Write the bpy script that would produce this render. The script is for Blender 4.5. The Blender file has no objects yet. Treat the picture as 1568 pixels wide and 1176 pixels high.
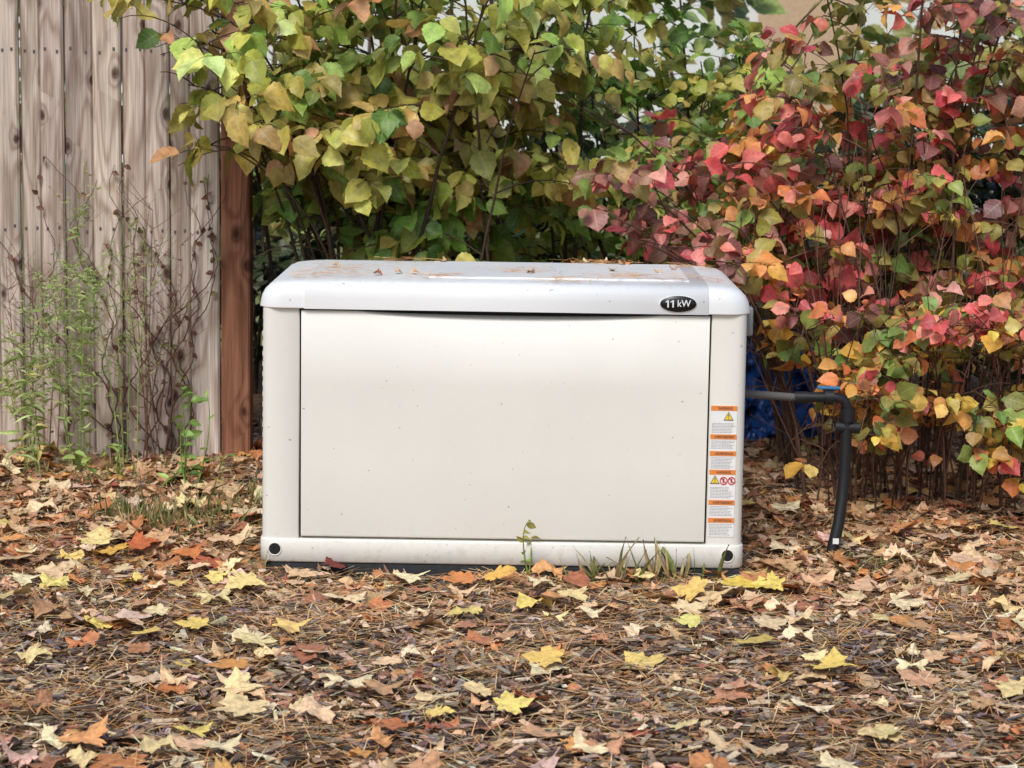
import bpy, bmesh, math, random
import numpy as np
from mathutils import Vector, Matrix, noise
random.seed(7); rng=np.random.default_rng(11)
scene=bpy.context.scene
scene.view_settings.view_transform='Standard'
scene.view_settings.look='None'
scene.view_settings.exposure=0

def L(r,g,b):
    return tuple(((c/255.0)**2.2) for c in (r,g,b))

# ---------------------------------------------------------------- helpers
def empty(name,loc=(0,0,0)):
    o=bpy.data.objects.new(name,None); o.empty_display_size=.1
    scene.collection.objects.link(o); o.location=loc
    return o

def add_mesh(name,parts,mat,parent=None,smooth=True):
    Vs=[];Cs=[];Us=[];loops=[];starts=[];off=0;ls=0
    for V,F,C,U in parts:
        V=np.asarray(V,float); F=np.asarray(F,int)
        n=len(V)
        C=np.broadcast_to(np.asarray(C if C is not None else (1,1,1),float),(n,3))
        U=np.broadcast_to(np.asarray(U if U is not None else (0,0,0),float),(n,3))
        Vs.append(V);Cs.append(C);Us.append(U)
        m,k=F.shape
        loops.append((F+off).ravel()); starts.append(ls+np.arange(m)*k)
        ls+=m*k; off+=n
    V=np.concatenate(Vs);C=np.concatenate(Cs);U=np.concatenate(Us)
    lo=np.concatenate(loops);st=np.concatenate(starts)
    me=bpy.data.meshes.new(name)
    me.vertices.add(len(V)); me.vertices.foreach_set('co',V.astype(np.float32).ravel())
    me.loops.add(len(lo)); me.loops.foreach_set('vertex_index',lo.astype(np.int32))
    me.polygons.add(len(st)); me.polygons.foreach_set('loop_start',st.astype(np.int32))
    me.update(calc_edges=True)
    me.polygons.foreach_set('use_smooth',np.full(len(st),smooth,bool))
    a=me.attributes.new('col','FLOAT_COLOR','POINT')
    a.data.foreach_set('color',np.concatenate([C,np.ones((len(C),1))],1).astype(np.float32).ravel())
    a=me.attributes.new('luv','FLOAT_VECTOR','POINT')
    a.data.foreach_set('vector',U.astype(np.float32).ravel())
    me.validate()
    me.materials.append(mat)
    o=bpy.data.objects.new(name,me); scene.collection.objects.link(o)
    if parent: o.parent=parent
    return o

def box(x0,x1,y0,y1,z0,z1,C=None,U=None):
    V=[(x,y,z) for z in (z0,z1) for y in (y0,y1) for x in (x0,x1)]
    F=[(0,2,3,1),(4,5,7,6),(0,1,5,4),(2,6,7,3),(0,4,6,2),(1,3,7,5)]
    return (np.array(V),np.array(F),C,U)

def bevel(o,w,seg=2,ang=30):
    m=o.modifiers.new('bev','BEVEL'); m.width=w; m.segments=seg; m.limit_method='ANGLE'; m.angle_limit=math.radians(ang)
    for p in o.data.polygons: p.use_smooth=True
    m2=o.modifiers.new('wn','WEIGHTED_NORMAL'); m2.keep_sharp=True
    return o

def tube(P,R,sides=5,C=None,cap=False):
    P=np.asarray(P,float);n=len(P)
    R=np.broadcast_to(np.asarray(R,float),(n,))
    T=np.gradient(P,axis=0);T/=np.linalg.norm(T,axis=1)[:,None]+1e-9
    ref=np.array([0.31,0.95,.05]) if abs(T[0][2])>.5 else np.array([0.05,.1,1.0])
    A=np.cross(T,ref);A/=np.linalg.norm(A,axis=1)[:,None]+1e-9
    B=np.cross(T,A)
    th=np.linspace(0,2*np.pi,sides,endpoint=False)
    V=(P[:,None,:]+R[:,None,None]*(np.cos(th)[None,:,None]*A[:,None,:]+np.sin(th)[None,:,None]*B[:,None,:])).reshape(-1,3)
    i=np.arange(n-1)[:,None]*sides; j=np.arange(sides)[None,:]; j2=(j+1)%sides
    F=np.stack([i+j,i+j2,i+sides+j2,i+sides+j],-1).reshape(-1,4)
    return (V,F,C,None)

def bez(a,b,c,n):
    t=np.linspace(0,1,n)[:,None]
    return (1-t)**2*a+2*t*(1-t)*b+t*t*c

def unit(v):
    return v/(np.linalg.norm(v,axis=-1,keepdims=True)+1e-9)

def bake(T,pos,D,N,S,C):
    TV,TF,TU=T
    pos=np.asarray(pos,float);D=unit(np.asarray(D,float));N=np.asarray(N,float)
    N=unit(N-(N*D).sum(1,keepdims=True)*D);X=np.cross(D,N)
    S=np.asarray(S,float);C=np.asarray(C,float);M=len(pos);n=len(TV)
    V=pos[:,None,:]+X[:,None,:]*(TV[None,:,0:1]*S[:,None,0:1])+D[:,None,:]*(TV[None,:,1:2]*S[:,None,1:2])+N[:,None,:]*(TV[None,:,2:3]*S[:,None,2:3])
    F=(TF[None]+(np.arange(M)*n)[:,None,None]).reshape(-1,TF.shape[1])
    U=np.tile(TU,(M,1)); U[:,2]=np.repeat(rng.random(M),n)
    return (V.reshape(-1,3),F,np.repeat(C,n,0),U)

# ---------------------------------------------------------------- templates
def leaf_t(fold,droop,twist,serr=.06,rows=12,wmax=.36):
    vs=np.linspace(0,1,rows); V=[];U=[]
    for i,v in enumerate(vs):
        w=wmax*(math.sin(math.pi*min(1,v**.70)))**.9 if 0<v<1 else .004
        if 0<i<rows-1: w*=1+(serr if i%2 else -serr)
        if v>.7: w*=1-.45*(v-.7)/.3
        for u in (-1,-.5,0,.5,1):
            x=u*w
            z=fold*abs(x)-droop*v*v+twist*x*v+ .03*math.sin(v*9+u*2)*abs(u)
            V.append((x,v-droop*.3*v*v,z));U.append((u,v,0))
    F=[(i*5+j,i*5+j+1,i*5+5+j+1,i*5+5+j) for i in range(rows-1) for j in range(4)]
    return np.array(V),np.array(F),np.array(U,float)
LEAF=[leaf_t(.35,.18,.3),leaf_t(.15,.35,-.4),leaf_t(.6,.1,.2),leaf_t(-.2,.28,.5),leaf_t(.25,.05,-.7),leaf_t(.1,.5,.8)]
NARROW=[leaf_t(.3,.3,.2,0,5),leaf_t(.2,.5,-.3,0,5),leaf_t(.3,.1,.2,0,5)]

half=[(.16,-.06),(.40,-.10),(.36,.03),(.33,.12),(.50,.15),(.56,.25),(.72,.36),(.60,.42),(.58,.55),(.42,.54),(.28,.52),(.31,.64),(.37,.78),(.24,.82),(.14,.93)]
def maple_t(seed,curl):
    r=random.Random(seed)
    out=[(0,0)]+half+[(0,1.08)]+[(-x,y) for x,y in reversed(half)]
    out=[(x*(1+r.uniform(-.09,.09)),y+r.uniform(-.03,.03)) for x,y in out]
    c=(0,.32);n=len(out)
    pts=[c]+[(c[0]+(x-c[0])*.5,c[1]+(y-c[1])*.5) for x,y in out]+out
    a=r.uniform(-.5,1)*curl;b=r.uniform(-.4,1)*curl;ph=r.uniform(0,6);k=r.uniform(.06,.15)*curl*1.5
    V=[];U=[]
    for i,(x,y) in enumerate(pts):
        rr=math.hypot(x,y-.32);th=math.atan2(y-.32,x)
        z=a*x*x+b*(y-.3)**2+k*math.sin(3*th+ph)*rr*2+ (.06*curl*math.sin(i*2.4+ph) if i>n else 0)
        sh=1-.25*curl*rr
        V.append((x*sh,(y-.3)*sh+.3,z));U.append((x,y,0))
    F=[]
    for i in range(n):
        j=(i+1)%n
        F.append((0,1+i,1+j));F.append((1+i,1+n+i,1+n+j));F.append((1+i,1+n+j,1+j))
    b0=len(V)
    V+=[(-.012,0,0),(.012,0,0),(.05,-.5,.08),(.07,-.5,.08)];U+=[(0,0,0)]*4
    F+=[(b0,b0+1,b0+3),(b0,b0+3,b0+2)]
    V=np.array(V);V[:,1]-=.4
    return V,np.array(F),np.array(U,float)
MAPLE=[maple_t(i,c) for i,c in enumerate((.2,.3,.4,.6,.8,1.0,.4,.6,1.2,1.3))]
def needle_t():
    V=[];
    for i in range(4):
        v=i/3; w=.5 if i<3 else .15
        V+=[(-w,v-.5,0),(w,v-.5,0)]
    V=np.array(V,float)
    return V,np.array([(0,1,3,2),(2,3,5,4),(4,5,7,6)]),np.zeros((8,3))
def chip_t(seed):
    r=random.Random(seed);V=[]
    for z in (0,1):
        for (x,y) in ((-.5,-.5),(.5,-.5),(.5,.5),(-.5,.5)):
            V.append((x*r.uniform(.4,1.1),y*r.uniform(.8,1.1),z*r.uniform(.5,1.1)))
    F=[(4,5,6,7),(0,1,5,4),(1,2,6,5),(2,3,7,6),(3,0,4,7)]
    return np.array(V),np.array(F),np.zeros((8,3))
CHIP=[chip_t(i) for i in range(8)]

# ---------------------------------------------------------------- materials
class NT:
    def __init__(s,name):
        s.m=bpy.data.materials.new(name);s.m.use_nodes=True;s.t=s.m.node_tree;s.n=s.t.nodes;s.l=s.t.links
        s.b=s.n['Principled BSDF'];s.o=s.n['Material Output']
    def new(s,t,**k):
        nd=s.n.new(t)
        for a,b in k.items(): setattr(nd,a,b)
        return nd
    def set(s,inp,v):
        if isinstance(v,bpy.types.NodeSocket): s.l.new(v,inp)
        else:
            if isinstance(v,tuple) and len(v)==3 and inp.type=='RGBA': v=(*v,1)
            inp.default_value=v
    def math(s,op,a,b=0.0,c=None,clamp=False):
        nd=s.new('ShaderNodeMath',operation=op,use_clamp=clamp);s.set(nd.inputs[0],a);s.set(nd.inputs[1],b)
        if c is not None:s.set(nd.inputs[2],c)
        return nd.outputs[0]
    def noise(s,vec,scale,detail=3,rough=.55):
        nd=s.new('ShaderNodeTexNoise');
        if vec is not None:s.l.new(vec,nd.inputs['Vector'])
        nd.inputs['Scale'].default_value=scale;nd.inputs['Detail'].default_value=detail;nd.inputs['Roughness'].default_value=rough
        return nd.outputs['Fac']
    def mix(s,f,a,b,mode='MIX'):
        nd=s.new('ShaderNodeMix',data_type='RGBA',blend_type=mode);s.set(nd.inputs[0],f);s.set(nd.inputs[6],a);s.set(nd.inputs[7],b);return nd.outputs[2]
    def ramp(s,f,stops):
        nd=s.new('ShaderNodeValToRGB');s.l.new(f,nd.inputs[0]);e=nd.color_ramp.elements
        while len(e)<len(stops):e.new(.5)
        for i,(p,c) in enumerate(stops):
            e[i].position=p
            e[i].color=(*c,1) if isinstance(c,tuple) else (c,c,c,1)
        return nd.outputs[0]
    def attr(s,n):
        return s.new('ShaderNodeAttribute',attribute_name=n)
    def bump(s,h,st,dist=.01):
        nd=s.new('ShaderNodeBump');nd.inputs['Strength'].default_value=st;nd.inputs['Distance'].default_value=dist
        s.l.new(h,nd.inputs['Height']);s.l.new(nd.outputs[0],s.b.inputs['Normal']);return nd.outputs[0]
    def fin(s,col=None,rough=.6,spec=.4):
        if col is not None:s.set(s.b.inputs['Base Color'],col)
        s.set(s.b.inputs['Roughness'],rough);s.b.inputs['Specular IOR Level'].default_value=spec
        return s.m
def pos(nt): return nt.new('ShaderNodeNewGeometry').outputs['Position']
def simple(name,col,rough=.6,spec=.4,metal=0,var=.15,scale=30):
    t=NT(name);n=t.noise(pos(t),scale,3)
    f=t.ramp(n,[(.3,1-var),(.7,1.0)])
    c=t.mix(1.0,col,f,'MULTIPLY');t.b.inputs['Metallic'].default_value=metal
    return t.fin(c,rough,spec)

def leaf_mat(name,trans=.25,vein=.18,rough=.48):
    t=NT(name);col=t.attr('col').outputs['Color'];uv=t.attr('luv').outputs['Vector']
    sp=t.new('ShaderNodeSeparateXYZ');t.l.new(uv,sp.inputs[0]);u,v,r=sp.outputs
    au=t.math('ABSOLUTE',u)
    mid=t.math('LESS_THAN',au,.06)
    s=t.math('SINE',t.math('MULTIPLY',t.math('SUBTRACT',v,t.math('MULTIPLY',au,.2)),38.0))
    side=t.math('POWER',t.math('MAXIMUM',s,0.0),5.0)
    vn=t.math('MAXIMUM',mid,t.math('MULTIPLY',side,.6))
    P=pos(t);n=t.noise(P,42,2)
    k=t.ramp(n,[(.28,.66),(.72,1.22)])
    c=t.mix(1.0,col,k,'MULTIPLY')
    c=t.mix(t.math('MULTIPLY',vn,vein),c,(.75,.72,.42))
    c=t.mix(t.ramp(n,[(.64,0.0),(.76,.55)]),c,(.16,.08,.04))
    t.bump(side,-.35,.0015)
    t.fin(c,rough,.5)
    tr=t.new('ShaderNodeBsdfTranslucent');t.l.new(c,tr.inputs[0])
    mx=t.new('ShaderNodeMixShader');mx.inputs[0].default_value=trans
    t.l.new(t.b.outputs[0],mx.inputs[1]);t.l.new(tr.outputs[0],mx.inputs[2]);t.l.new(mx.outputs[0],t.o.inputs[0])
    return t.m
M_LEAF=leaf_mat('shrub_leaf')
def litter_mat(name,rough=.7,nscale=50,lo=.55,hi=1.25,spots=True,bump=True):
    t=NT(name);col=t.attr('col').outputs['Color'];P=pos(t)
    n=t.noise(P,nscale,3 if spots else 1);c=t.mix(1.0,col,t.ramp(n,[(.28,lo),(.72,hi)]),'MULTIPLY')
    if spots: c=t.mix(t.ramp(n,[(.60,0.0),(.72,.5)]),c,(.15,.08,.04))
    if bump: t.bump(n,.45,.003)
    return t.fin(c,rough,.3)
M_FALL=litter_mat('fallen_leaf',.55,70)
M_CHIP=litter_mat('mulch_chip',.8,120,.6,1.2,False)
M_NEED=litter_mat('needle',.6,60,.7,1.15,False,False)
M_BARK=litter_mat('bark',.8,80,.6,1.2,False,False)

def paint(name,col,rough=.42,dirt=.0,top=False):
    t=NT(name);P=pos(t);n=t.noise(P,3,4);n2=t.noise(P,700,1);n3=t.noise(P,55,5,.7)
    c=t.mix(t.ramp(n,[(.3,0.0),(.7,1.0)]),col,tuple(x*.94 for x in col))
    sp=t.new('ShaderNodeSeparateXYZ');t.l.new(P,sp.inputs[0])
    low=t.ramp(sp.outputs[2],[(0.0,1.0),(.10,0.0)])
    if top:
        up=t.ramp(sp.outputs[2],[(.70,0.0),(.71,1.0)]);low=t.math('ADD',low,t.math('MULTIPLY',up,.9))
    dm=t.math('MULTIPLY',t.ramp(n3,[(.50,0.0),(.75,1.0)]),t.math('ADD',t.math('MULTIPLY',low,.3),.03+dirt))
    c=t.mix(dm,c,(.25,.19,.13))
    sk=t.noise(P,90,2,.4);spk=t.ramp(sk,[(.745,0.0),(.76,1.0)])
    c=t.mix(t.math('MULTIPLY',spk,.6),c,(.2,.16,.12))
    t.bump(n2,.05,.001)
    return t.fin(c,rough,.45)
CREAM=(.765,.745,.675)
M_PAINT=paint('cream_paint',CREAM,.5)
M_LID=paint('lid_paint_sky_tint',(.79,.80,.79),.36,.0,True)  # paler and cooler than the body, sky reflection put into the colour
M_DARK=simple('dark_plastic',(.012,.012,.013),.5)
M_BLACK=simple('black_gloss',(.01,.01,.012),.3)
M_WHITE=simple('white_print',(.8,.8,.78),.5,var=.06)
M_ORANGE=simple('orange_print',(.78,.25,.05),.5,var=.08)
M_YEL=simple('yellow_print',(.85,.6,.04),.5,var=.05)
M_RED=simple('red_print',(.65,.05,.05),.5,var=.05)
M_INK=simple('ink',(.08,.08,.085),.6)
M_GREYP=simple('grey_plastic',(.25,.27,.28),.5)
M_PAD=simple('pad_material',(.035,.037,.04),.85,var=.4,scale=60)

# ---------------------------------------------------------------- generator
gen=empty('standby_generator')
W2=.6125;DEP=.64
def shell(sgn,x_in,name):
    r=.028;a=[]
    a.append((x_in,.02));a.append((x_in,.003));a.append((x_in+.003*1,0)) 
    for i in range(9):
        th=math.pi/2*i/8
        a.append((W2-r+r*math.sin(th),r-r*math.cos(th)))
    for i in range(9):
        th=math.pi/2*i/8
        a.append((W2-r+r*math.cos(th),DEP-r+r*math.sin(th)))
    a.append((0,DEP))
    zs=[.004,.05,.2,.4,.6,.645];V=[];n=len(a)
    for z in zs:
        for x,y in a:
            k=1-.004*(z/.64)
            V.append((sgn*x*k if x>.55 else sgn*x,y+.003*z,z))
    F=[]
    for i in range(len(zs)-1):
        for j in range(n-1):
            q=(i*n+j,i*n+j+1,(i+1)*n+j+1,(i+1)*n+j)
            F.append(q if sgn>0 else q[::-1])
    return add_mesh(name,[(V,F,None,None)],M_PAINT,gen)
shell(-1,.517,'left_corner_panel');shell(1,.520,'right_corner_panel')
add_mesh('gap_shade_core',[box(-.56,.56,.040,.6,.01,.64)],M_DARK,gen,False)  # added black filler box, paints the shade seen through door and lid gaps
xs=np.linspace(-.5115,.5145,81)
ZT=.6345
def crescent(x):
    s=(x-.012)/.375
    return .020*max(0,1-s*s)**.75 if abs(s)<1 else 0
ringlist=[]
for z,y in ((.0565,.03),(.0565,.003),(.0585,.0005),(.061,0),(.25,-.0008),(.45,-.0008)): ringlist.append([(x,y,z) for x in xs])
ringlist.append([(x,0,ZT-.003-crescent(x)) for x in xs])
ringlist.append([(x,.002+.15*crescent(x),ZT-.001-crescent(x)*.93) for x in xs])
ringlist.append([(x,.003+.95*crescent(x),ZT-.52*crescent(x)) for x in xs])
ringlist.append([(x,.012+1.0*crescent(x),ZT-.44*crescent(x)) for x in xs])
V=[p for r in ringlist for p in r];n=len(xs)
F=[(i*n+j,i*n+j+1,(i+1)*n+j+1,(i+1)*n+j) for i in range(len(ringlist)-1) for j in range(n-1)]
add_mesh('door',[(V,F,None,None),box(-.5115,-.509,.0012,.03,.06,.630),box(.512,.5145,.0012,.03,.06,.630)],M_PAINT,gen)
def rring(w,y0,y1,r,z,n=8):
    P=[]
    for cx,cy,a0 in ((w-r,y0+r,-90),(w-r,y1-r,0),(-w+r,y1-r,90),(-w+r,y0+r,180)):
        for i in range(n+1):
            a=math.radians(a0+90*i/n);P.append((cx+r*math.cos(a),cy+r*math.sin(a),z))
    return P
def loft(rings):
    n=len(rings[0]);V=[p for r in rings for p in r]
    F=[(i*n+j,i*n+(j+1)%n,(i+1)*n+(j+1)%n,(i+1)*n+j) for i in range(len(rings)-1) for j in range(n)]
    return [(V,F,None,None)]
rg=[rring(.612,-.001,.645,.03,-.010),rring(.6165,-.006,.648,.032,-.006),rring(.6165,-.006,.648,.032,.046),rring(.615,-.004,.647,.031,.0495),rring(.55,.03,.6,.02,.0505)]
add_mesh('base_rail',loft(rg),M_PAINT,gen)
for sx,nm in ((-.577,'left'),(.575,'right')):
    pr=[]
    for (r,y) in ((.0185,-.0063),(.0175,-.0085),(.0155,-.0085),(.0145,-.0068)):
        pr.append([(sx+r*math.cos(a),y,.024+r*math.sin(a)) for a in np.linspace(0,2*math.pi,24,endpoint=False)])
    add_mesh(nm+'_lift_hole_rim',loft(pr),M_PAINT,gen)
    V=[(sx,-.0072,.024)]+[(sx+.0156*math.cos(a),-.0072,.024+.0156*math.sin(a)) for a in np.linspace(0,2*math.pi,24,endpoint=False)]
    add_mesh(nm+'_lift_hole',[(V,[(0,1+(i+1)%24,1+i) for i in range(24)],None,None)],M_DARK,gen)
pf=[(0,.6405),(0.0,.6425),(0,.668),(.0025,.684),(.008,.696),(.018,.7035),(.035,.7075),(.08,.709)]
rg=[]
rg.append(rring(.600,.006,.636,.03,.6405))
for ins,z in pf:
    side=ins*1.6 if z<.7 else ins*1.5
    side+= max(0,(z-.65))*.28
    w=.6205-side
    P=rring(w,-.008+ins,.656-ins*.8,max(.01,.06-.2*ins),z)
    rg.append(P)
rg.append([(p[0]*.5,.3+(p[1]-.3)*.3,.7105) for p in rg[-1]]);rg.append([(0,.3,.711)]*len(rg[0]))
add_mesh('lid',loft(rg),M_LID,gen)
def lidprof(o):
    a=[(-.008-o,.6395),(-.008-o,.668),(-.0055-o,.684),(0-o*.7,.696+o*.7),(.010,.7035+o),(.027,.7075+o),(.072,.7095+o),(.3,.7115+o),(.56,.7095+o),(.61,.7075+o),(.64,.698+o*.7),(.656+o,.68),(.656+o,.6395)]
    return a
lp=lidprof(.0022);xsn=[-.5035,-.5025,.5095,.5105];V=[]
for i,x in enumerate(xsn):
    q=lidprof(-.001) if i in (0,3) else lp
    V+=[(x,y,z) for y,z in q]
n=len(lp);F=[(i*n+j,(i+1)*n+j,(i+1)*n+j+1,i*n+j+1) for i in range(3) for j in range(n-1)]
add_mesh('lid_centre',[(V,F,None,None)],M_LID,gen)
o=add_mesh('lid_top_ridge',[box(-.2,.47,.10,.55,.7085,.7165)],M_LID,gen);bevel(o,.005,3)
parts=[]
for k in range(18):
    z=.12+k*.026
    parts.append(box(-.6155,-.606,.06,.26,z,z+.012));parts.append(box(-.6155,-.606,.32,.55,z,z+.012))
    parts.append(box(.606,.6145,.08,.27,z,z+.012))
add_mesh('side_louvres',parts,M_PAINT,gen,False)
o=add_mesh('side_latch',[box(.61,.634,.10,.15,.575,.648),box(.61,.628,.2,.24,.40,.62)],M_GREYP,gen);bevel(o,.005,2)
def disc(cx,cz,rx,rz,y,th,n=40):
    R=[]
    for k,yy in ((1,y),(1,y-th*.7),(.97,y-th),(0,y-th)):
        R.append([(cx+rx*k*math.cos(a),yy,cz+rz*k*math.sin(a)) for a in np.linspace(0,2*math.pi,n,endpoint=False)])
    return loft(R)
bx,bz=.433,.6665
add_mesh('badge_rim',disc(bx,bz,.0475,.0222,-.0095,.003),M_WHITE,gen)
add_mesh('badge',disc(bx,bz,.0462,.0209,-.0095,.0038),M_BLACK,gen)
def text(s,size,x,z,y,mat,name,align='CENTER',sx=1,bold=0):
    cu=bpy.data.curves.new(name,'FONT');cu.body=s;cu.size=size;cu.align_x=align;cu.align_y='CENTER';cu.extrude=.0003;cu.offset=bold
    ob=bpy.data.objects.new(name,cu);scene.collection.objects.link(ob)
    dg=bpy.context.evaluated_depsgraph_get();me=bpy.data.meshes.new_from_object(ob.evaluated_get(dg))
    bpy.data.objects.remove(ob)
    o=bpy.data.objects.new(name,me);scene.collection.objects.link(o);me.materials.clear();me.materials.append(mat)
    o.rotation_euler=(math.pi/2,0,0);o.location=(x,y,z);o.scale=(sx,1,1);o.parent=gen
    return o
dg=[]
for cx in (bx-.0275,bx-.0150):
    y0,y1=-.0140,-.0133;zt=bz+.009;zb=bz-.009
    dg.append(box(cx,cx+.0036,y0,y1,zb,zt))
    V=[(cx-.0046,y0-.0001,zt-.0058),(cx-.0046,y0-.0001,zt-.0030),(cx+.0005,y0-.0001,zt),(cx+.0005,y0-.0001,zt-.0036)]
    dg.append((V,[(0,3,2,1)],None,None))
add_mesh('badge_number',dg,M_WHITE,gen,False)
text('kW',.0245,bx+.0140,bz+.0008,-.0138,M_WHITE,'badge_unit',bold=.0002,sx=.92)
lx0,lx1,lz0,lz1=.5235,.5895,.072,.409
def yl(z): return -.0012+.003*z
def strip(x0,x1,z0,z1,o): return box(x0,x1,yl(z0)-.0002-o,yl(z0)+.0012-o,z0,z1)
lab=[]
for i in range(12):
    za=lz0+(lz1-lz0)*i/12;zb=lz0+(lz1-lz0)*(i+1)/12
    lab.append(strip(lx0,lx1,za,zb-.00001,0))
add_mesh('warning_label',lab,M_WHITE,gen,False)
heads=[(.409,'WARNING',1),(.336,'AVERTISSEMENT',0),(.293,'ADVERTENCIA',0),(.245,'WARNING',1),(.167,'AVERTISSEMENT',0),(.121,'ADVERTENCIA',0)]
orb=[];ink=[]
for i,(z,s,ic) in enumerate(heads):
    orb.append(strip(lx0,lx1,z-.0125,z,.0008))
    text(s,.0088 if len(s)>8 else .0098,(lx0+lx1)/2+.003,z-.0064,yl(z)-.0019,M_INK,'label_heading',sx=.78)
    zn=heads[i+1][0] if i+1<len(heads) else lz0
    zz=z-.0165-(.028 if ic else 0)
    while zz>zn+.004:
        x=lx0+.003;xe=lx1-.003-random.random()*.014
        while x<xe:
            w=random.uniform(.002,.008);ink.append(strip(x,min(x+w,xe),zz-.001,zz,.0007));x+=w+.0015
        zz-=.0038
add_mesh('label_orange_bands',orb,M_ORANGE,gen,False)
add_mesh('label_print',ink,simple('fine_print',(.28,.28,.29),.6),gen,False)
def tri(cx,cz,s,o,mat,nm):
    y=yl(cz)-o
    V=[(cx-s,y,cz-s*.8),(cx+s,y,cz-s*.8),(cx,y,cz+s*.95)]
    add_mesh(nm,[(V,[(0,1,2)],None,None)],mat,gen,False)
def warn(cx,cz,s):
    tri(cx,cz,s,.0014,M_INK,'hazard_triangle_border');tri(cx,cz-.0003,s*.78,.0019,M_YEL,'hazard_triangle')
    text('!',s*1.5,cx,cz-.001,yl(cz)-.0024,M_INK,'hazard_mark')
warn(.568,.382,.0125);warn(.538,.219,.0125)
for cx in (.560,.580):
    r1,r2=.0075,.0105
    a=np.linspace(0,2*math.pi,28,endpoint=False);y=yl(.217)-.0016
    V=[(cx+r1*math.cos(t),y,.217+r1*math.sin(t)) for t in a]+[(cx+r2*.95*math.cos(t),y,.217+r2*math.sin(t)) for t in a]
    add_mesh('prohibition_ring',[(V,[(i,(i+1)%28,28+(i+1)%28,28+i) for i in range(28)],None,None)],M_RED,gen,False)
    V=[(cx-.006,y,.224),(cx-.0075,y,.2225),(cx+.006,y,.210),(cx+.0075,y,.2115)]
    add_mesh('prohibition_bar',[(V,[(0,1,2,3)],None,None)],M_RED,gen,False)
    add_mesh('prohibition_icon',[box(cx-.002,cx+.002,y+.0005,y+.0012,.212,.222)],M_INK,gen,False)

o=add_mesh('equipment_pad',[box(-.60,.615,-.001,.68,-.10,-.0115)],M_PAD,None);bevel(o,.005,2)

# ---------------------------------------------------------------- ground
G0=-.055
def gh(x,y):
    x=np.asarray(x,float);y=np.asarray(y,float)
    h=G0+.006*np.sin(x*5.1+y*3.3)+.005*np.sin(x*9.7-y*7.1+1)+.004*np.sin(x*17+y*13+2)
    h=h+.02*np.clip((np.abs(x)-.6)/.5,0,1)+.012*np.clip((-y-.2)/.6,0,1)
    far=np.clip((np.hypot(x,y)-4)/4,0,1)
    h=h*(1-far)+(-.03)*far
    near=(np.abs(x)<.66)&(y>-.12)&(y<.72)
    return np.where(near,np.minimum(h,G0+.002),h)
a=np.concatenate([-np.geomspace(400,3.6,14),np.linspace(-3.4,3.4,110),np.geomspace(3.6,400,14)])
X,Y=np.meshgrid(a,a);Z=gh(X,Y);n=len(a)
V=np.stack([X.ravel(),Y.ravel(),Z.ravel()],1)
i=np.arange(n-1)[:,None]*n+np.arange(n-1)[None]
F=np.stack([i,i+1,i+n+1,i+n],-1).reshape(-1,4)
t=NT('ground_soil');P=pos(t);n1=t.noise(P,40,5,.7)
c=t.ramp(n1,[(.3,L(60,46,36)),(.5,L(112,86,64)),(.62,L(150,120,90)),(.75,L(110,92,76))])
sp=t.new('ShaderNodeSeparateXYZ');t.l.new(P,sp.inputs[0])
far=t.ramp(t.math('DIVIDE',sp.outputs[1],10.0),[(.38,0.0),(.5,1.0)])
lawn=t.ramp(n1,[(.3,L(90,104,60)),(.7,L(150,150,100))])
c=t.mix(far,c,lawn)
t.bump(n1,.9,.02);m=t.fin(c,.95,.2)
add_mesh('ground',[(V,F,None,None)],m)

def scatter(N,x0,x1,y0,y1,dens=None):
    x=rng.uniform(x0,x1,N);y=rng.uniform(y0,y1,N)
    keep=~((np.abs(x)<.63)&(y>-.015)&(y<.66))
    if dens is not None: keep&=rng.random(N)<dens(x,y)
    return x[keep],y[keep]
def pick(pal,n,jit=.12,gain=1.0):
    cols=np.array([L(*p[0]) for p in pal]);w=np.array([p[1] for p in pal],float);w/=w.sum()
    idx=rng.choice(len(pal),n,p=w);c=cols[idx]*gain
    return np.clip(c*(1+rng.normal(0,jit,(n,1)))*(1+rng.normal(0,jit*.35,(n,3))),.004,.95)
def lay(x,y,zlo,zhi,tilt):
    n=len(x);th=rng.uniform(0,2*np.pi,n)
    D=np.stack([np.cos(th),np.sin(th),rng.normal(0,tilt,n)],1)
    N=np.stack([rng.normal(0,tilt,n),rng.normal(0,tilt,n),np.ones(n)],1)
    P=np.stack([x,y,gh(x,y)+rng.uniform(zlo,zhi,n)],1)
    return P,D,N
def multi(Ts,P,D,N,S,C):
    idx=rng.integers(0,len(Ts),len(P));out=[]
    for k,T in enumerate(Ts):
        m=idx==k
        if m.any(): out.append(bake(T,P[m],D[m],N[m],S[m],C[m]))
    return out
x,y=scatter(42000,-2.0,2.0,-2.1,2.2,lambda x,y:np.where(y<-.1,1,.4))
P,D,N=lay(x,y,.006,.030,.17);n=len(x)
S=np.stack([rng.uniform(.004,.017,n),rng.uniform(.015,.07,n)*rng.uniform(.6,1,n),rng.uniform(.002,.006,n)],1)
C=pick([((104,88,76),3),((136,118,102),3.5),((74,58,50),3),((184,158,130),2.6),((148,114,88),2.2),((206,186,160),1.5),((120,110,108),1.8)],n,.18,1.15)
add_mesh('wood_mulch',multi(CHIP,P,D,N,S,C),M_CHIP,None,False)
x,y=scatter(92000,-2.0,2.0,-2.1,2.2,lambda x,y:np.clip(.58+.42*np.exp(-((y+.25)/.4)**2)+.2*np.clip(y,0,1)+.18*np.sin(x*4+y*6)+.14*np.sin(x*11-y*9),0,1))
P,D,N=lay(x,y,.006,.038,.10);n=len(x)
S=np.stack([rng.uniform(.0012,.0025,n),rng.uniform(.04,.11,n),np.ones(n)],1)
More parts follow.
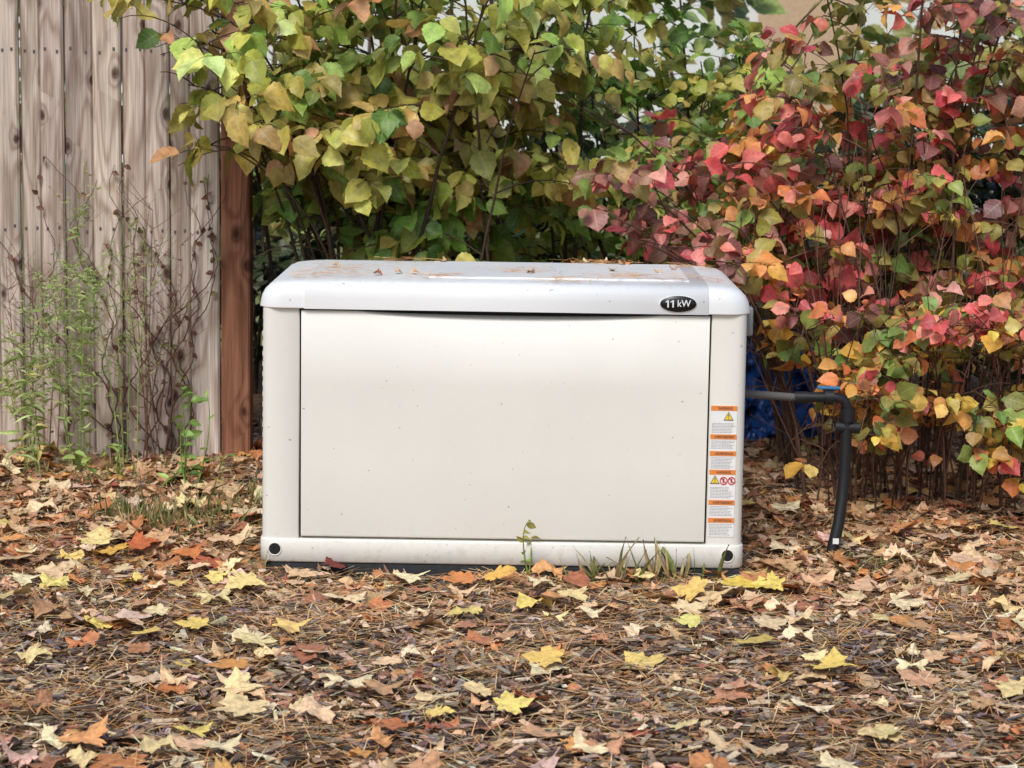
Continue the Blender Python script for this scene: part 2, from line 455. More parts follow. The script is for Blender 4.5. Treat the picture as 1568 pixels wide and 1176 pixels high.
C=pick([((216,170,116),4),((194,142,90),4),((230,192,142),3),((160,114,76),2),((238,210,168),1.8),((206,138,78),1.6)],n,.15,1.12)
add_mesh('pine_needles',[bake(needle_t(),P,D,N,S,C)],M_NEED,None,False)
def dl(x,y):
    side=np.clip((np.abs(x)-.55)/.3,0,1)*np.clip((y+.45)/.4,0,1)
    band=.12*np.exp(-((y+.22)/.16)**2)
    return np.clip(.23+band+.15*np.sin(x*6+1)*np.sin(y*7)+.7*side,0,1)
BR=[((194,154,118),4),((170,126,94),4),((214,180,146),3.6),((142,102,78),2.4),((178,120,80),2),((202,142,92),1.5),((156,98,76),1),((226,202,168),1.8)]
x,y=scatter(15000,-2.0,2.0,-2.1,2.2,dl)
P,D,N=lay(x,y,.014,.036,.20);n=len(x);s=rng.uniform(.016,.045,n)
S=np.stack([s*rng.uniform(.6,1.2,n),s,s*.7],1)
parts=multi(MAPLE[3:]+LEAF[:4],P,D,N,S,pick(BR,n,.15,1.05))
x,y=scatter(4200,-2.0,2.0,-2.1,2.2,lambda x,y:np.clip(dl(x,y)*.9-.02,0,1))
P,D,N=lay(x,y,.018,.044,.15);n=len(x);s=rng.uniform(.045,.095,n)
S=np.stack([s*rng.uniform(.8,1.1,n),s,s*.7],1)
C=pick([((212,174,134),4),((190,146,110),4),((224,194,152),3.2),((194,126,82),1.8),((208,146,86),1.3),((156,86,66),.8),((214,188,112),1),((206,172,152),1.4),((166,114,86),2)],n,.12,1.03)
parts+=multi(MAPLE,P,D,N,S,C)
x,y=scatter(330,-1.9,1.9,-1.9,1.0,lambda x,y:np.clip(.6+.2*np.sin(x*3+y*2),0,1))
P,D,N=lay(x,y,.036,.05,.10);n=len(x);s=rng.uniform(.055,.09,n);S=np.stack([s,s,s],1)
C=pick([((228,204,146),3),((228,208,166),3),((222,194,108),1.2),((222,186,148),3),((208,150,98),1.2)],n,.08)
parts+=multi(MAPLE[:4]+MAPLE[6:8],P,D,N,S,C)
spec=[(-.62,-.28,.09,(234,206,136)),(-.10,-.16,.085,(206,130,74)),(.0,-.13,.075,(222,172,88)),(.58,-.24,.1,(228,196,88)),(.66,-.2,.08,(226,200,106)),(.46,-.3,.08,(224,186,106)),(.19,-.17,.085,(172,106,76)),(-1.05,.12,.1,(232,208,140)),(-.93,.1,.09,(194,108,68)),(-.80,.02,.09,(202,126,76)),(.43,-.62,.07,(226,214,126)),(.1,-.95,.08,(228,190,106)),(-.42,-.03,.06,(112,50,42)),(.03,-1.3,.07,(236,210,120)),(-1.0,.0,.09,(220,174,84)),(.62,-.6,.07,(216,190,150)),(-.5,-1.35,.09,(232,204,150))]
P=np.array([(a,b,gh(a,b)+.05) for a,b,_,_ in spec]);n=len(P);th=rng.uniform(0,6.28,n)
parts+=multi(MAPLE[:3],P,np.stack([np.cos(th),np.sin(th),rng.normal(0,.1,n)],1),np.stack([rng.normal(0,.1,n),-.2+rng.normal(0,.1,n),np.ones(n)],1),np.array([(s,s,s) for _,_,s,_ in spec]),np.array([L(*c) for *_,c in spec]))
add_mesh('fallen_maple_leaves',parts,M_FALL,None,False)
# litter on the lid, in a few clumps
n=330;ci=rng.integers(0,10,n);CX=np.array([-.47,-.42,-.17,.16,.33,.47,.05,-.3,.25,.5])[ci];CY=np.array([.12,.30,.10,.05,.18,.12,.3,.55,.58,.5])[ci]
x=np.clip(CX+rng.normal(0,.05,n),-.53,.55);y=np.clip(CY+rng.normal(0,.05,n),.03,.62)
th=rng.normal(0,.9,n);P=np.stack([x,y,np.full(n,.7180)+rng.uniform(0,.004,n)],1);P[:,2]-=np.clip(.08-y,0,1)*.08+np.clip(np.abs(x)-.49,0,1)*.1
C=pick([((214,156,100),4),((196,134,84),3),((230,186,132),2)],n)
pl=[bake(needle_t(),P,np.stack([np.cos(th),np.sin(th),rng.normal(0,.05,n)],1),np.tile((0,-.4,1.),(n,1)),np.stack([rng.uniform(.001,.0018,n),rng.uniform(.03,.08,n),np.ones(n)],1),C)]
n=14;x=rng.uniform(-.5,.54,n);y=rng.uniform(.1,.6,n);P=np.stack([x,y,np.full(n,.720)],1)
pl+=[bake(MAPLE[4],P,unit(rng.normal(0,1,(n,3))*(1,1,.1)),np.tile((0,-.3,1.),(n,1)),np.full((n,3),.022),pick(BR,n))]
add_mesh('needle_litter',pl,M_NEED,gen,False)

# ---------------------------------------------------------------- fence
def wood(name,light,dark,knot,amt=.5,ringn=70.0):
    t=NT(name);P=pos(t);off=t.attr('luv').outputs['Vector'];tone=t.attr('col').outputs['Color']
    va=t.new('ShaderNodeVectorMath',operation='ADD');t.l.new(P,va.inputs[0]);t.l.new(off,va.inputs[1])
    def sc(v):
        m=t.new('ShaderNodeVectorMath',operation='MULTIPLY');t.l.new(va.outputs[0],m.inputs[0]);m.inputs[1].default_value=v;return m.outputs[0]
    k3=t.new('ShaderNodeSeparateXYZ');t.l.new(sc((11,0,6)),k3.inputs[0])
    wob=t.math('MULTIPLY',t.noise(sc((60,60,40)),1.0,1),.09)
    cb=t.new('ShaderNodeCombineXYZ');t.l.new(t.math('ADD',k3.outputs[0],wob),cb.inputs[0]);t.l.new(k3.outputs[2],cb.inputs[1])
    vo=t.new('ShaderNodeTexVoronoi',voronoi_dimensions='2D');t.l.new(cb.outputs[0],vo.inputs['Vector']);vo.inputs['Scale'].default_value=1
    kc=t.new('ShaderNodeSeparateColor');t.l.new(vo.outputs['Color'],kc.inputs[0])
    msk=t.math('GREATER_THAN',kc.outputs[0],.45)
    kd=t.math('ADD',vo.outputs['Distance'],t.math('MULTIPLY',t.math('SUBTRACT',1.0,msk),2.0))
    kd=t.math('ADD',kd,t.math('MULTIPLY',kc.outputs[1],.04))
    infl=t.math('POWER',2.718,t.math('MULTIPLY',kd,-5.0))
    nA=t.noise(sc((9,4,.9)),1.0,2,.4)
    ph=t.math('ADD',t.math('MULTIPLY',nA,ringn),t.math('MULTIPLY',infl,18.0))
    ring=t.math('MULTIPLY',t.math('ADD',t.math('SINE',ph),1.0),.5)
    fine=t.noise(sc((220,220,5)),1.0,3,.6)
    med=t.noise(sc((14,12,2.0)),1.0,3,.6)
    c=t.mix(t.math('MULTIPLY',t.math('POWER',ring,2.0),amt),light,dark)
    c=t.mix(1.0,c,t.ramp(fine,[(.3,.62),(.7,1.12)]),'MULTIPLY')
    c=t.mix(1.0,c,t.ramp(med,[(.3,.66),(.7,1.12)]),'MULTIPLY')
    c=t.mix(t.ramp(kd,[(.05,.95),(.10,.8),(.14,.4),(.26,0.0)]),c,knot)
    c=t.mix(1.0,c,tone,'MULTIPLY')
    t.bump(t.math('ADD',fine,t.math('MULTIPLY',ring,.4)),.5,.003)
    return t.fin(c,.85,.2)
M_FENCE=wood('weathered_cedar',L(220,204,190),L(146,116,96),L(70,48,38),.55)
M_POST=wood('brown_post_wood',L(160,112,88),L(112,70,52),L(60,38,28),.6,50.0)
fence=empty('wooden_fence',(0,0,0))
def prism(x0,x1,y0,y1,z0,z1,ch,C,U):
    pr=[(x0,y1),(x0,y0+ch),(x0+ch,y0),(x1-ch,y0),(x1,y0+ch),(x1,y1)]
    V=[(x,y,z) for z in (z0,z1) for x,y in pr];n=6
    F=np.array([(j,(j+1)%n,n+(j+1)%n,n+j) for j in range(n)])
    return [(V,F,C,U),(V,np.array([[6,7,8,9,10,11]]),C,U)]
parts=[];x=-.918;k=0
edges=[]
while x>-4.2:
    w=random.choice([.070,.082,.09,.066,.094,.076]);o=(.0,.014,.004,.02)[k%4]
    tn=random.uniform(.68,1.04);C=(tn*random.uniform(.98,1.05),tn,tn*random.uniform(.90,1.02))
    parts+=prism(x-w+.0015,x-.0018,1.54+o,1.565+o,-.03,1.86+random.uniform(-.01,.01),.006,C,(random.uniform(0,50),random.uniform(0,9),random.uniform(0,50)))
    edges.append((x,w,o));x-=w;k+=1
add_mesh('pickets',parts,M_FENCE,fence,False)
parts=[]
for z in (.3,.95,1.6): parts+=[box(-4.2,-.93,1.588,1.625,z,z+.085,(.8,.8,.8),(3*z,0,0))]
add_mesh('rails',parts,M_FENCE,fence,False)
nails=[]
for x,w,o in edges:
    for z in (.71,1.275):
        for dx in (.25,.75):
            xx=x-w*dx+random.uniform(-.004,.004);zz=z+random.uniform(-.008,.008)-.006*(x+1)
            nails.append(box(xx-.0035,xx+.0035,1.5385+o,1.541+o,zz-.005,zz+.005))
add_mesh('nails',nails,M_INK,fence,False)
add_mesh('post',prism(-.914,-.822,1.535,1.63,-.1,1.9,.006,(1,1,1),(7,2,3)),M_POST,fence,False)

# ---------------------------------------------------------------- shrubs
def shrub(name,seed,stems,nb,bl,tl,lsize,palfn,centre,bark,tmin=.3,droop=.35,leafp=1.0,gap=-.3,aspect=1.0,keepfn=None,spacing=.035,gain=1.0):
    r=np.random.default_rng(seed);par=empty(name,(0,0,0))
    tubes=[];LP=[];LD=[];LN=[];LS=[];LC=[]
    for base,ctrl,tip,rad in stems:
        S=bez(base,ctrl,tip,12)+np.cumsum(r.normal(0,.006,(12,3)),0)
        tubes.append(tube(S,np.linspace(rad,rad*.3,12),5,bark(r)))
        for b in range(nb):
            tt=tmin+(1-tmin)*((b+r.random())/nb)
            fi=tt*11;i0=min(10,int(fi));p0=S[i0]+(S[i0+1]-S[i0])*(fi-i0)
            th=r.uniform(0,2*np.pi);d=unit(np.array([math.cos(th),math.sin(th)*.9,r.uniform(.1,.9)]))
            Lb=r.uniform(*bl)*(1.15-.5*tt)
            p2=p0+d*Lb+np.array([0,0,-droop*Lb*.5]);B=bez(p0,p0+d*Lb*.55+np.array([0,0,.05*Lb]),p2,6)
            if noise.noise(Vector(p2*2.6+seed))<gap: continue
            tubes.append(tube(B,np.linspace(rad*.4,.0012,6),4,bark(r)))
            nt=max(2,int(Lb/.055))
            for q in range(nt):
                t2=.2+.8*(q+r.random())/nt;f2=t2*5;j=min(4,int(f2));p=B[j]+(B[j+1]-B[j])*(f2-j)
                th=r.uniform(0,2*np.pi)
                dt=unit(d*.8+np.array([math.cos(th),math.sin(th),r.uniform(-.3,.5)])*.8)
                Lt=r.uniform(*tl);e=p+dt*Lt+np.array([0,0,-droop*Lt*.6]);T=bez(p,p+dt*Lt*.5,e,4)
                if keepfn is not None and not keepfn(e,r): continue
                tubes.append(tube(T,np.linspace(.0016,.0008,4),3,bark(r)))
                pal=palfn(e,r);nn=max(1,int(Lt/spacing));td=unit(e-p)
                sidev=unit(np.cross(td,np.array([0,0,1.0])+r.normal(0,.3,3)))
                for a in range(nn+1):
                    tp=T[min(3,int(round((a+1)/(nn+1)*3)))]
                    for sg in ((-1,1) if a<nn else (0,)):
                        if r.random()>leafp: continue
                        ld=unit(td*(.55 if sg else 1)+sidev*sg*.9+np.array([0,0,-droop*r.uniform(.4,2.4)])+r.normal(0,.28,3))
                        outw=unit(tp-np.array(centre))
                        nm=np.array([0,-.12,.62])+outw*.5+r.normal(0,.42,3)
                        s=r.uniform(*lsize)*(1.0 if a else .75)
                        LP.append(tp+ld*.008);LD.append(ld);LN.append(nm);LS.append((s*aspect*r.uniform(.85,1.1),s,s*r.uniform(.6,1.5)))
                        c=pal[r.integers(len(pal))];LC.append(np.clip(np.array(L(*c))*gain*(1+r.normal(0,.18))*(1+r.normal(0,.06,3)),.003,.9))
    add_mesh('branches',tubes,M_BARK,par)
    idx=r.integers(0,len(LEAF),len(LP));LP,LD,LN,LS,LC=map(np.array,(LP,LD,LN,LS,LC))
    parts=[bake(LEAF[k],LP[idx==k],LD[idx==k],LN[idx==k],LS[idx==k],LC[idx==k]) for k in range(len(LEAF))]
    add_mesh('leaves',parts,M_LEAF,par)
    print(name,len(LP))
    return par
A=np.array
barkG=lambda r:np.array(L(92,76,60))*r.uniform(.5,1.1)
barkR=lambda r:np.array(L(108,80,66))*r.uniform(.45,1.1)
rr=np.random.default_rng(5);st=[]
for i in range(24):
    b=A([rr.uniform(-.75,.05),rr.uniform(1.35,1.9),-.04])
    tx=-1.05+1.35*((i+rr.random())/24);ty=rr.uniform(.95,2.0);tz=rr.uniform(1.1,1.95)
    if tx<-.85: tz=rr.uniform(1.25,1.5); ty=rr.uniform(1.0,1.35)
    tip=A([tx,ty,tz]);st.append((b,A([(b[0]+tx)/2*.95,(b[1]+ty)/2+.1,tz*.75]),tip,rr.uniform(.006,.010)))
for (tx,tz) in ((-1.06,1.42),(-1.0,1.30),(-.93,1.15),(-.95,1.04),(-1.0,1.14),(-.9,1.35),(-.85,1.0),(-.8,1.1)):
    b=A([rr.uniform(-.6,-.4),1.45,-.04]);st.append((b,A([b[0]-.02,1.4,tz*.95]),A([tx,rr.uniform(1.12,1.36),tz]),.007))
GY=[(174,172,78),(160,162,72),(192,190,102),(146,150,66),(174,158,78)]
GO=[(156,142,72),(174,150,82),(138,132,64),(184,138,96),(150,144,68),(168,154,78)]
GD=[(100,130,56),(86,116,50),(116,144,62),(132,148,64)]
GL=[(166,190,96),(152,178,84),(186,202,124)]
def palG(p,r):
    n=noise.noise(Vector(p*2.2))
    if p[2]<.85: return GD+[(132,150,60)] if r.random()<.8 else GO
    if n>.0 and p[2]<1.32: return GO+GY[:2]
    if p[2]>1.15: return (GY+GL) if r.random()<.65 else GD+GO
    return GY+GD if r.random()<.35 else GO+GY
def keepG(e,r):
    x,y,z=e
    if y>1.46 and x<-.78: return False
    if x<-1.06+.1*r.random() and z<1.32: return False
    if x<-.86 and z<.95+.08*r.random(): return False
    if x<-.52 and z<.76+.08*r.random(): return False
    if z<.45 and y<.9: return False
    if z>1.25 and r.random()<.38: return False
    return True
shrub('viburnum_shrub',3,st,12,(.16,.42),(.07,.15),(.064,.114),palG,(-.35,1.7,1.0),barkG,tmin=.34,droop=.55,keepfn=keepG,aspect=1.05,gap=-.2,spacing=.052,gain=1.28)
st=[]
for i in range(18):
    b=A([rr.uniform(.2,.9),rr.uniform(2.0,2.6),-.04]);tx=-.2+1.4*((i+rr.random())/18)
    tip=A([tx,rr.uniform(1.8,2.7),rr.uniform(1.2,1.95)]);st.append((b,A([(b[0]+tx)/2,b[1],tip[2]*.7]),tip,rr.uniform(.006,.011)))
palB=lambda p,r:(GD+GL) if r.random()<.6 else GY
shrub('viburnum_shrub',9,st,10,(.15,.4),(.07,.15),(.06,.10),palB,(.4,2.6,1.0),barkG,tmin=.2,droop=.3,aspect=1.0,gap=-.12,spacing=.05,gain=1.3)
PINK=[(232,116,106),(222,100,100),(236,138,120),(212,88,90),(240,154,138)]
RED=[(196,78,74),(212,94,80),(172,72,70)]
ORG=[(222,146,84),(230,160,88),(212,124,76),(208,136,84)]
BUR=[(148,92,88),(164,100,90),(124,80,76),(168,116,100),(150,108,84)]
OLV=[(148,138,66),(164,148,78),(134,128,62),(172,136,80),(156,142,72)]
GRN=[(110,134,62),(126,148,72),(140,154,78),(100,124,60)]
YEL=[(234,194,84),(224,178,76),(214,190,100),(228,168,70)]
def palR(p,r):
    x,y,z=p;q=r.random();n=noise.noise(Vector((p[0]*2.4+5,p[1]*2.4,p[2]*2.4)))
    if z<.5: return ORG+YEL if q<.42 else (OLV+GRN if q<.86 else PINK+ORG)
    if z>1.2: return BUR+OLV if q<.38 else (GRN+OLV if q<.74 else (BUR+RED if q<.84 else ORG+PINK))
    if x<.62: return BUR+GRN if q<.40 else (BUR+PINK if q<.76 else OLV+GRN)
    if n>-.02: return PINK if q<.30 else (PINK+ORG if q<.52 else (ORG+YEL if q<.68 else (BUR+OLV if q<.86 else GRN)))
    return OLV+ORG if q<.38 else (BUR+PINK if q<.56 else (PINK+ORG if q<.72 else GRN+OLV))
def keepR(e,r):
    x,y,z=e
    if y<.72 and x<.70: return False
    if y<.30: return False
    if x<0.03+.3*r.random() and z>.5: return False
    if x<.75 and z<.6: return False
    if z<.03: return False
    if x<.86 and .16<z<.44 and y<1.5 and r.random()<.85: return False
    if z<.75 and noise.noise(Vector((x*4,y*4,z*5+3)))<-.38: return False
    if x<.75 and z>.98+ .35*max(0,x-.2)+.1*r.random() : return False
    if z>1.3 and r.random()<.1: return False
    return True
st=[]
for i in range(62):
    b=A([rr.uniform(.8,2.2),rr.uniform(.95,1.75),-.04])
    u=(i+rr.random())/62;tx=.12+2.2*u**.9;ty=rr.uniform(.75,1.9);tz=rr.uniform(.75,1.2) if tx<.7 else rr.uniform(.9,1.95)
    tip=A([tx,ty,tz]);b[0]=max(.9,.35*b[0]+.65*tx+rr.normal(0,.1))
    st.append((b,A([b[0]+.15*(tx-b[0]),(b[1]+ty)/2+.05,tz*.8]),tip,rr.uniform(.004,.007)))
shr=shrub('red_leaf_shrub',21,st,8,(.12,.34),(.06,.13),(.046,.086),palR,(1.2,1.5,.8),barkR,tmin=.2,droop=.42,keepfn=keepR,aspect=1.15,gap=-.28,spacing=.040,gain=1.16)
st=[]
for i in range(74):
    u=(i+rr.random())/74;bx0=.98+1.1*u
    b=A([bx0,rr.uniform(.72,1.15),-.04]);tip=A([b[0]+rr.uniform(-.18,.18),b[1]-rr.uniform(.05,.35),rr.uniform(.10,.55)])
    st.append((b,A([b[0],b[1]-.05,tip[2]+.22]),tip,.0032))
for (tx,ty,tz) in ((.98,.48,.36),(.94,.42,.25),(1.0,.5,.20),(1.12,.45,.4),(.80,.62,.50),(1.05,.42,.3)):
    b=A([tx+.12,.95,-.04]);st.append((b,A([b[0],.8,tz+.3]),A([tx,ty,tz]),.0035))
sh2=shrub('low_shoots',27,st,5,(.06,.17),(.05,.10),(.045,.082),palR,(1.2,1.5,.3),barkR,tmin=.40,droop=.4,keepfn=lambda e,r:e[2]>.03 and e[1]>.27 and not(e[0]<.9 and .18<e[2]<.42 and r.random()<.8) and noise.noise(Vector((e[0]*6,e[1]*3,e[2]*6)))>-.12,aspect=1.15,gap=-.6,spacing=.05,gain=1.15)
for ch in list(sh2.children): ch.parent=shr; ch.name='low_'+ch.name
bpy.data.objects.remove(sh2)
tb=[]
for i in range(130):
    b=A([rr.uniform(.95,2.1),rr.uniform(.85,1.6),-.05]);tip=b+A([rr.normal(0,.16),rr.normal(-.05,.13),rr.uniform(.5,1.15)])
    c=bez(b,(b+tip)/2+A([rr.normal(0,.05),0,0]),tip,8);tb.append(tube(c,np.linspace(rr.uniform(.0025,.0042),.0012,8),5,tuple(barkR(rr)*1.35)))
    for q in range(3):
        p=c[rr.integers(2,7)];e=p+A([rr.normal(0,.07),rr.normal(0,.06),rr.uniform(.05,.2)]);tb.append(tube(bez(p,(p+e)/2+A([rr.normal(0,.01),0,0]),e,4),np.linspace(.0018,.0008,4),3,tuple(barkR(rr)*1.3)))
add_mesh('canes',tb,M_BARK,shr)
st=[]
for i in range(34):
    b=A([-1.4+4.6*(i+rr.random())/34,rr.uniform(2.9,3.5),-.04]);tip=b+A([rr.normal(0,.2),rr.normal(0,.2),rr.uniform(.75,1.15)])
    st.append((b,(b+tip)/2,tip,.01))
HD_SHADE=[(54,72,38),(66,84,44),(46,62,36),(78,88,48),(80,72,46)]  # greens darkened, shade behind the shrubs put into the leaf colour
shrub('background_hedge',31,st,9,(.2,.45),(.1,.18),(.08,.12),lambda p,r:HD_SHADE,(1,3.6,.3),barkG,tmin=.08,droop=.2,gap=-.5,spacing=.07,aspect=1.2,gain=.8)
st=[]
for i in range(15):
    b=A([-5+10*(i+rr.random())/15,rr.uniform(7.5,9.5),-.04]);tip=b+A([rr.normal(0,.4),rr.normal(0,.3),rr.uniform(1.6,2.8)])
    st.append((b,(b+tip)/2,tip,.02))
FD=[(110,130,70),(140,150,80),(160,150,80),(90,110,60),(170,140,90)]
shrub('distant_shrubs',37,st,9,(.4,.9),(.2,.4),(.14,.22),lambda p,r:FD,(1,9.6,.3),barkG,tmin=.1,droop=.2,gap=-.05,spacing=.16,aspect=1.1)

# ---------------------------------------------------------------- weeds, vine, grass
def weed(name,seed,base,n,h,spread,cols,lw,ll,per,side=True):
    r=np.random.default_rng(seed);par=empty(name);tb=[];P=[];D=[];N=[];S=[];C=[]
    for i in range(n):
        b=A([base[0]+r.normal(0,spread*.4),base[1]+r.normal(0,.03),-.05]);hh=h*r.uniform(.6,1)
        tip=b+A([r.normal(0,spread),r.normal(-.03,.05),hh]);B=bez(b,(b+tip)/2+A([r.normal(0,.03),0,.05]),tip,14)
        tb.append(tube(B,np.linspace(.0026,.0009,14),4,L(*cols[0])))
        segs=[B]
        if side:
            for q in range(14):
                k=r.integers(5,14);p=B[min(k,13)];th=r.uniform(0,6.28);e=p+A([math.cos(th)*.09,math.sin(th)*.07,r.uniform(.03,.13)])
                s=bez(p,(p+e)/2+A([0,0,-.01]),e,5);tb.append(tube(s,np.linspace(.0011,.0006,5),3,L(*cols[0])));segs.append(s)
        for s in segs:
            for q in range(per if s is B else per//3):
                p=s[r.integers(2 if s is B else 1,len(s))];th=r.uniform(0,6.28)
                P.append(p);D.append((math.cos(th),math.sin(th)*.8,r.uniform(-.3,.8)));N.append(r.normal(0,.4,3)+A([0,-.3,.8]))
                k=r.uniform(.5,1)*(1 if s is B else .5);S.append((lw*k,ll*k,ll*k));C.append(np.array(L(*cols[r.integers(len(cols))]))*r.uniform(.8,1.25))
    add_mesh('stems',tb,M_BARK,par)
    add_mesh('leaves',multi(NARROW if lw<ll*.6 else LEAF,*map(np.array,(P,D,N,S,C))),M_LEAF,par)
WG=[(154,174,100),(178,196,122),(140,160,86),(194,202,134)]
weed('aster_weed',1,(-1.33,1.28),7,.90,.05,WG,.015,.05,34)
weed('aster_weed',2,(-1.20,1.32),4,.84,.06,WG+[(150,120,100),(190,170,110)],.010,.036,24)
weed('aster_weed',3,(-1.46,1.22),4,.48,.06,WG+[(200,190,110)],.02,.09,14)
weed('dry_weed',4,(-1.12,1.42),7,.85,.07,[(120,92,76),(140,100,84),(104,80,66)],.010,.022,16)
weed('dry_weed',6,(-1.47,1.42),5,.82,.08,[(120,92,76),(140,116,84),(124,130,86)],.010,.025,16)
weed('broadleaf_weed',5,(-.95,1.1),4,.40,.05,[(120,156,72),(142,176,88)],.04,.055,5,False)
weed('broadleaf_weed',8,(-1.15,1.05),5,.2,.10,[(120,156,72),(152,176,88)],.03,.06,6,False)
weed('seedling',7,(.075,-.06),2,.19,.012,[(140,160,76),(176,166,80)],.028,.042,5,False)
vp=empty('dried_vine');tb=[];r=np.random.default_rng(2);P=[];D=[];N=[];S=[];C=[]
for i in range(11):
    x=rr.uniform(-1.32,-1.02);z=-.04;pts=[];dx=0
    for k in range(56):
        dx=dx*.7+r.normal(0,.009);x+=dx;z+=.024;pts.append((x,1.525+r.normal(0,.004),z))
        if r.random()<.34: P.append(pts[-1]);D.append(r.normal(0,1,3));N.append((r.normal(0,.4),-1,.3));S.append((.022,.028,.028));C.append(L(*[(116,74,66),(134,92,80),(120,120,70)][r.integers(3)]))
        if k>34+r.integers(20):break
    tb.append(tube(pts,np.linspace(.0028,.001,len(pts)),4,L(92,66,56)))
add_mesh('vine_stems',tb,M_BARK,vp);add_mesh('vine_leaves',multi(LEAF,*map(np.array,(P,D,N,S,C))),M_LEAF,vp)
P=[];D=[];N=[];S=[];C=[]
def tuft(cx,cy,sx,sy,n,h,cols):
    for i in range(n):
        x=cx+r.normal(0,sx);y=cy+r.normal(0,sy)
        if abs(x)<.64 and -.03<y<.66: y=-.04
        P.append((x,y,float(gh(x,y))));D.append((r.normal(0,.45),r.normal(0,.4),1));N.append((r.normal(0,.6),-1,0));hh=h*r.uniform(.5,1.1)
        S.append((.005,hh,hh));C.append(np.array(L(*cols[r.integers(len(cols))]))*r.uniform(.8,1.2))
GG=[(132,142,80),(150,156,98),(178,160,112),(122,132,74),(196,166,120)]
tuft(-.98,.55,.10,.12,300,.09,GG);tuft(-.75,.75,.08,.15,130,.09,GG);tuft(.33,-.06,.09,.012,46,.14,GG+[(200,190,150)]);tuft(-.62,.05,.02,.05,16,.06,GG)
tuft(.95,.15,.12,.08,120,.06,GG);tuft(1.2,.0,.2,.15,110,.05,GG);tuft(-1.3,1.2,.25,.12,150,.09,GG)
add_mesh('grass',multi(NARROW,*map(np.array,(P,D,N,S,C))),M_LEAF,None)

# ---------------------------------------------------------------- gas pipe
gp=empty('gas_pipe')
t=NT('braided_hose');P=pos(t);w=t.new('ShaderNodeTexWave',wave_type='BANDS',bands_direction='DIAGONAL');t.l.new(P,w.inputs[0]);w.inputs['Scale'].default_value=110
c=t.mix(w.outputs['Fac'],(.05,.05,.05),(.2,.18,.17));t.bump(w.outputs['Fac'],.6,.002);M_BR=t.fin(c,.5,.4)
add_mesh('flex_hose',[tube(bez(A([.60,.28,.402]),A([.70,.27,.398]),A([.775,.26,.395]),10),.0105,12)],M_BR,gp)
add_mesh('pipe_fittings',[tube([(.765,.26,.395),(.80,.26,.396)],.018,6),tube([(.80,.26,.396),(.87,.26,.397),(.895,.26,.392),(.906,.26,.372),(.908,.26,.34)],.014,12),
  tube([(.845,.26,.397),(.868,.26,.397)],.021,8),tube([(.908,.26,.37),(.908,.26,.335)],.020,10),tube([(.875,.26,.318),(.94,.26,.316)],.016,10),tube([(.848,.26,.40),(.848,.26,.420)],.007,8)],M_DARK,gp)
add_mesh('riser',[tube([(.906,.26,.34),(.905,.26,.2),(.90,.25,.13),(.89,.235,.06),(.875,.22,0),(.87,.215,-.07)],.0155,12)],M_DARK,gp)
o=add_mesh('valve_handle',[box(.825,.885,.255,.267,.418,.426)],simple('blue_handle',L(60,120,170),.4),gp);bevel(o,.002)
add_mesh('white_tag',[box(.872,.888,.20,.2015,.015,.03)],M_WHITE,gp,False)
n=50;u,v=np.meshgrid(np.linspace(0,1,n),np.linspace(0,1,n));Z=np.array([noise.fractal(Vector((a*6,b*5,0)),1,2,5) for a,b in zip(u.ravel(),v.ravel())])
V=np.stack([.66+u.ravel()*.48,2.05+Z*.08,-.04+v.ravel()*(.42+.10*np.sin(u.ravel()*5))+Z*.05],1)
i=np.arange(n-1)[:,None]*n+np.arange(n-1)[None];F=np.stack([i,i+1,i+n+1,i+n],-1).reshape(-1,4)
add_mesh('blue_tarp',[(V,F,None,None)],simple('blue_tarp_plastic',L(52,108,196),.3,.6,var=.5),None,False)

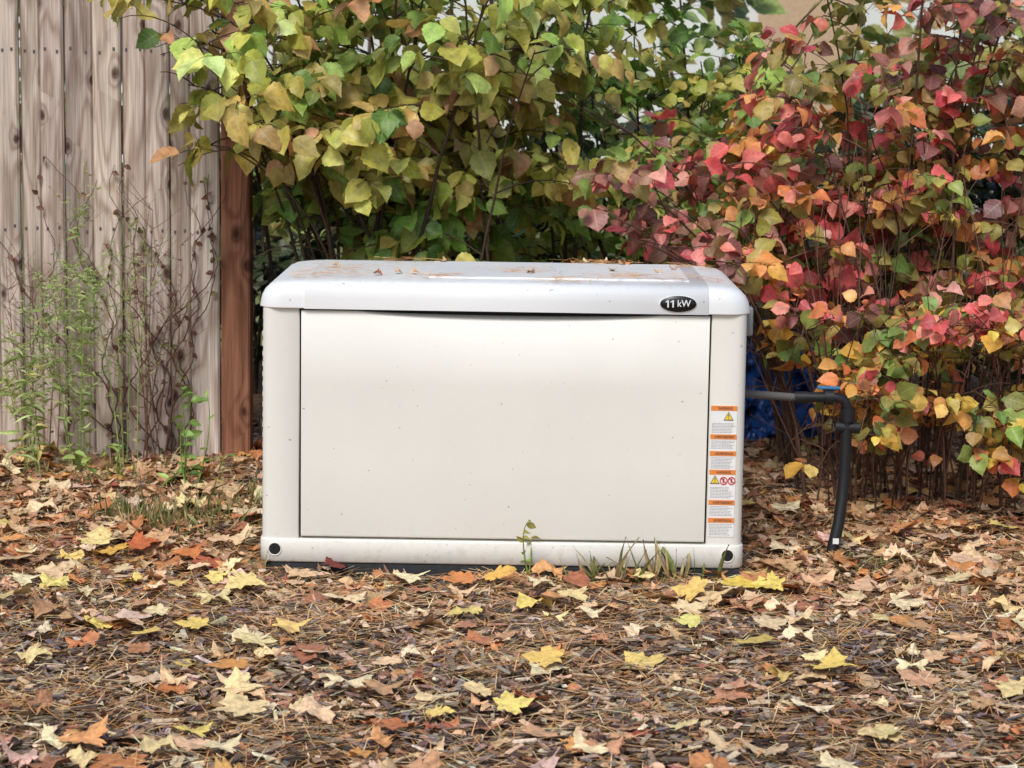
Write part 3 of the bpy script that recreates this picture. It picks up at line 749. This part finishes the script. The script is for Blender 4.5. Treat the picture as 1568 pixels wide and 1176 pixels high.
# ---------------------------------------------------------------- house behind
house=empty('white_house')
t=NT('lap_siding');P=pos(t);sp=t.new('ShaderNodeSeparateXYZ');t.l.new(P,sp.inputs[0])
fr=t.math('FRACT',t.math('DIVIDE',sp.outputs[2],.12));n=t.noise(P,2,4)
c=t.mix(1.0,(.82,.82,.80),t.ramp(n,[(.3,.9),(.7,1.0)]),'MULTIPLY');t.bump(fr,1,.02);MS=t.fin(c,.6)
add_mesh('walls',[box(-9,9,15,22,-.1,3.0)],MS,house,False)
V=[(-9.4,14.6,3.0),(9.4,14.6,3.0),(9.4,22.4,3.0),(-9.4,22.4,3.0),(-9.4,18.5,5.2),(9.4,18.5,5.2)]
add_mesh('roof',[(V,[(0,1,5,4),(3,4,5,2),(0,3,2,1)],None,None),(V,[(0,4,3),(1,2,5)],None,None)],simple('shingles',(.12,.12,.13),.9,var=.4,scale=8),house,False)
wf=[];wg=[]
for x in (-7,-3.6,6.6):
    wf+=[box(x-.6,x+.6,14.93,14.99,.95,2.35)];wg+=[box(x-.5,x-.03,14.90,14.96,1.05,2.25),box(x+.03,x+.5,14.90,14.96,1.05,2.25)]
add_mesh('window_frames',wf,M_WHITE,house,False);add_mesh('window_panes',wg,simple('glass_dark',(.04,.055,.07),.1,.8),house,False)
add_mesh('door',[box(2.2,3.1,14.92,14.99,.3,2.3)],simple('tan_door',L(190,160,130),.6),house,False)
add_mesh('foundation',[box(-9.02,9.02,14.96,22.02,-.1,.3)],simple('foundation_concrete',(.3,.29,.27),.9),house,False)

# ---------------------------------------------------------------- light, camera
EL=math.radians(50);AZ=math.radians(200)
w=bpy.data.worlds.new('World');scene.world=w;w.use_nodes=True
nt=w.node_tree;sky=nt.nodes.new('ShaderNodeTexSky');sky.sky_type='NISHITA';sky.sun_disc=False;sky.sun_elevation=EL;sky.sun_rotation=AZ
sky.dust_density=2.0;sky.air_density=1.0;sky.ozone_density=1.0
bg=nt.nodes['Background'];bg.inputs[1].default_value=.15;nt.links.new(sky.outputs[0],bg.inputs[0])
sl=bpy.data.lights.new('sun','SUN');sl.energy=2.5;sl.angle=math.radians(22);sl.color=(1,.98,.95)
so=bpy.data.objects.new('sun',sl);scene.collection.objects.link(so)
d=Vector((math.sin(AZ)*math.cos(EL),math.cos(AZ)*math.cos(EL),math.sin(EL)))
so.rotation_euler=d.to_track_quat('Z','Y').to_euler()
cam=bpy.data.cameras.new('camera');co=bpy.data.objects.new('camera',cam);scene.collection.objects.link(co)
cam.sensor_width=36;cam.lens=78.9;cam.clip_start=.1;cam.clip_end=1500
co.matrix_world=Matrix.Translation((.02,-5.6,1.25))@Matrix.Rotation(math.radians(90-8.07),4,'X')@Matrix.Rotation(math.radians(.9),4,'Z')
cam.dof.use_dof=True;cam.dof.focus_distance=5.5;cam.dof.aperture_fstop=9
scene.camera=co
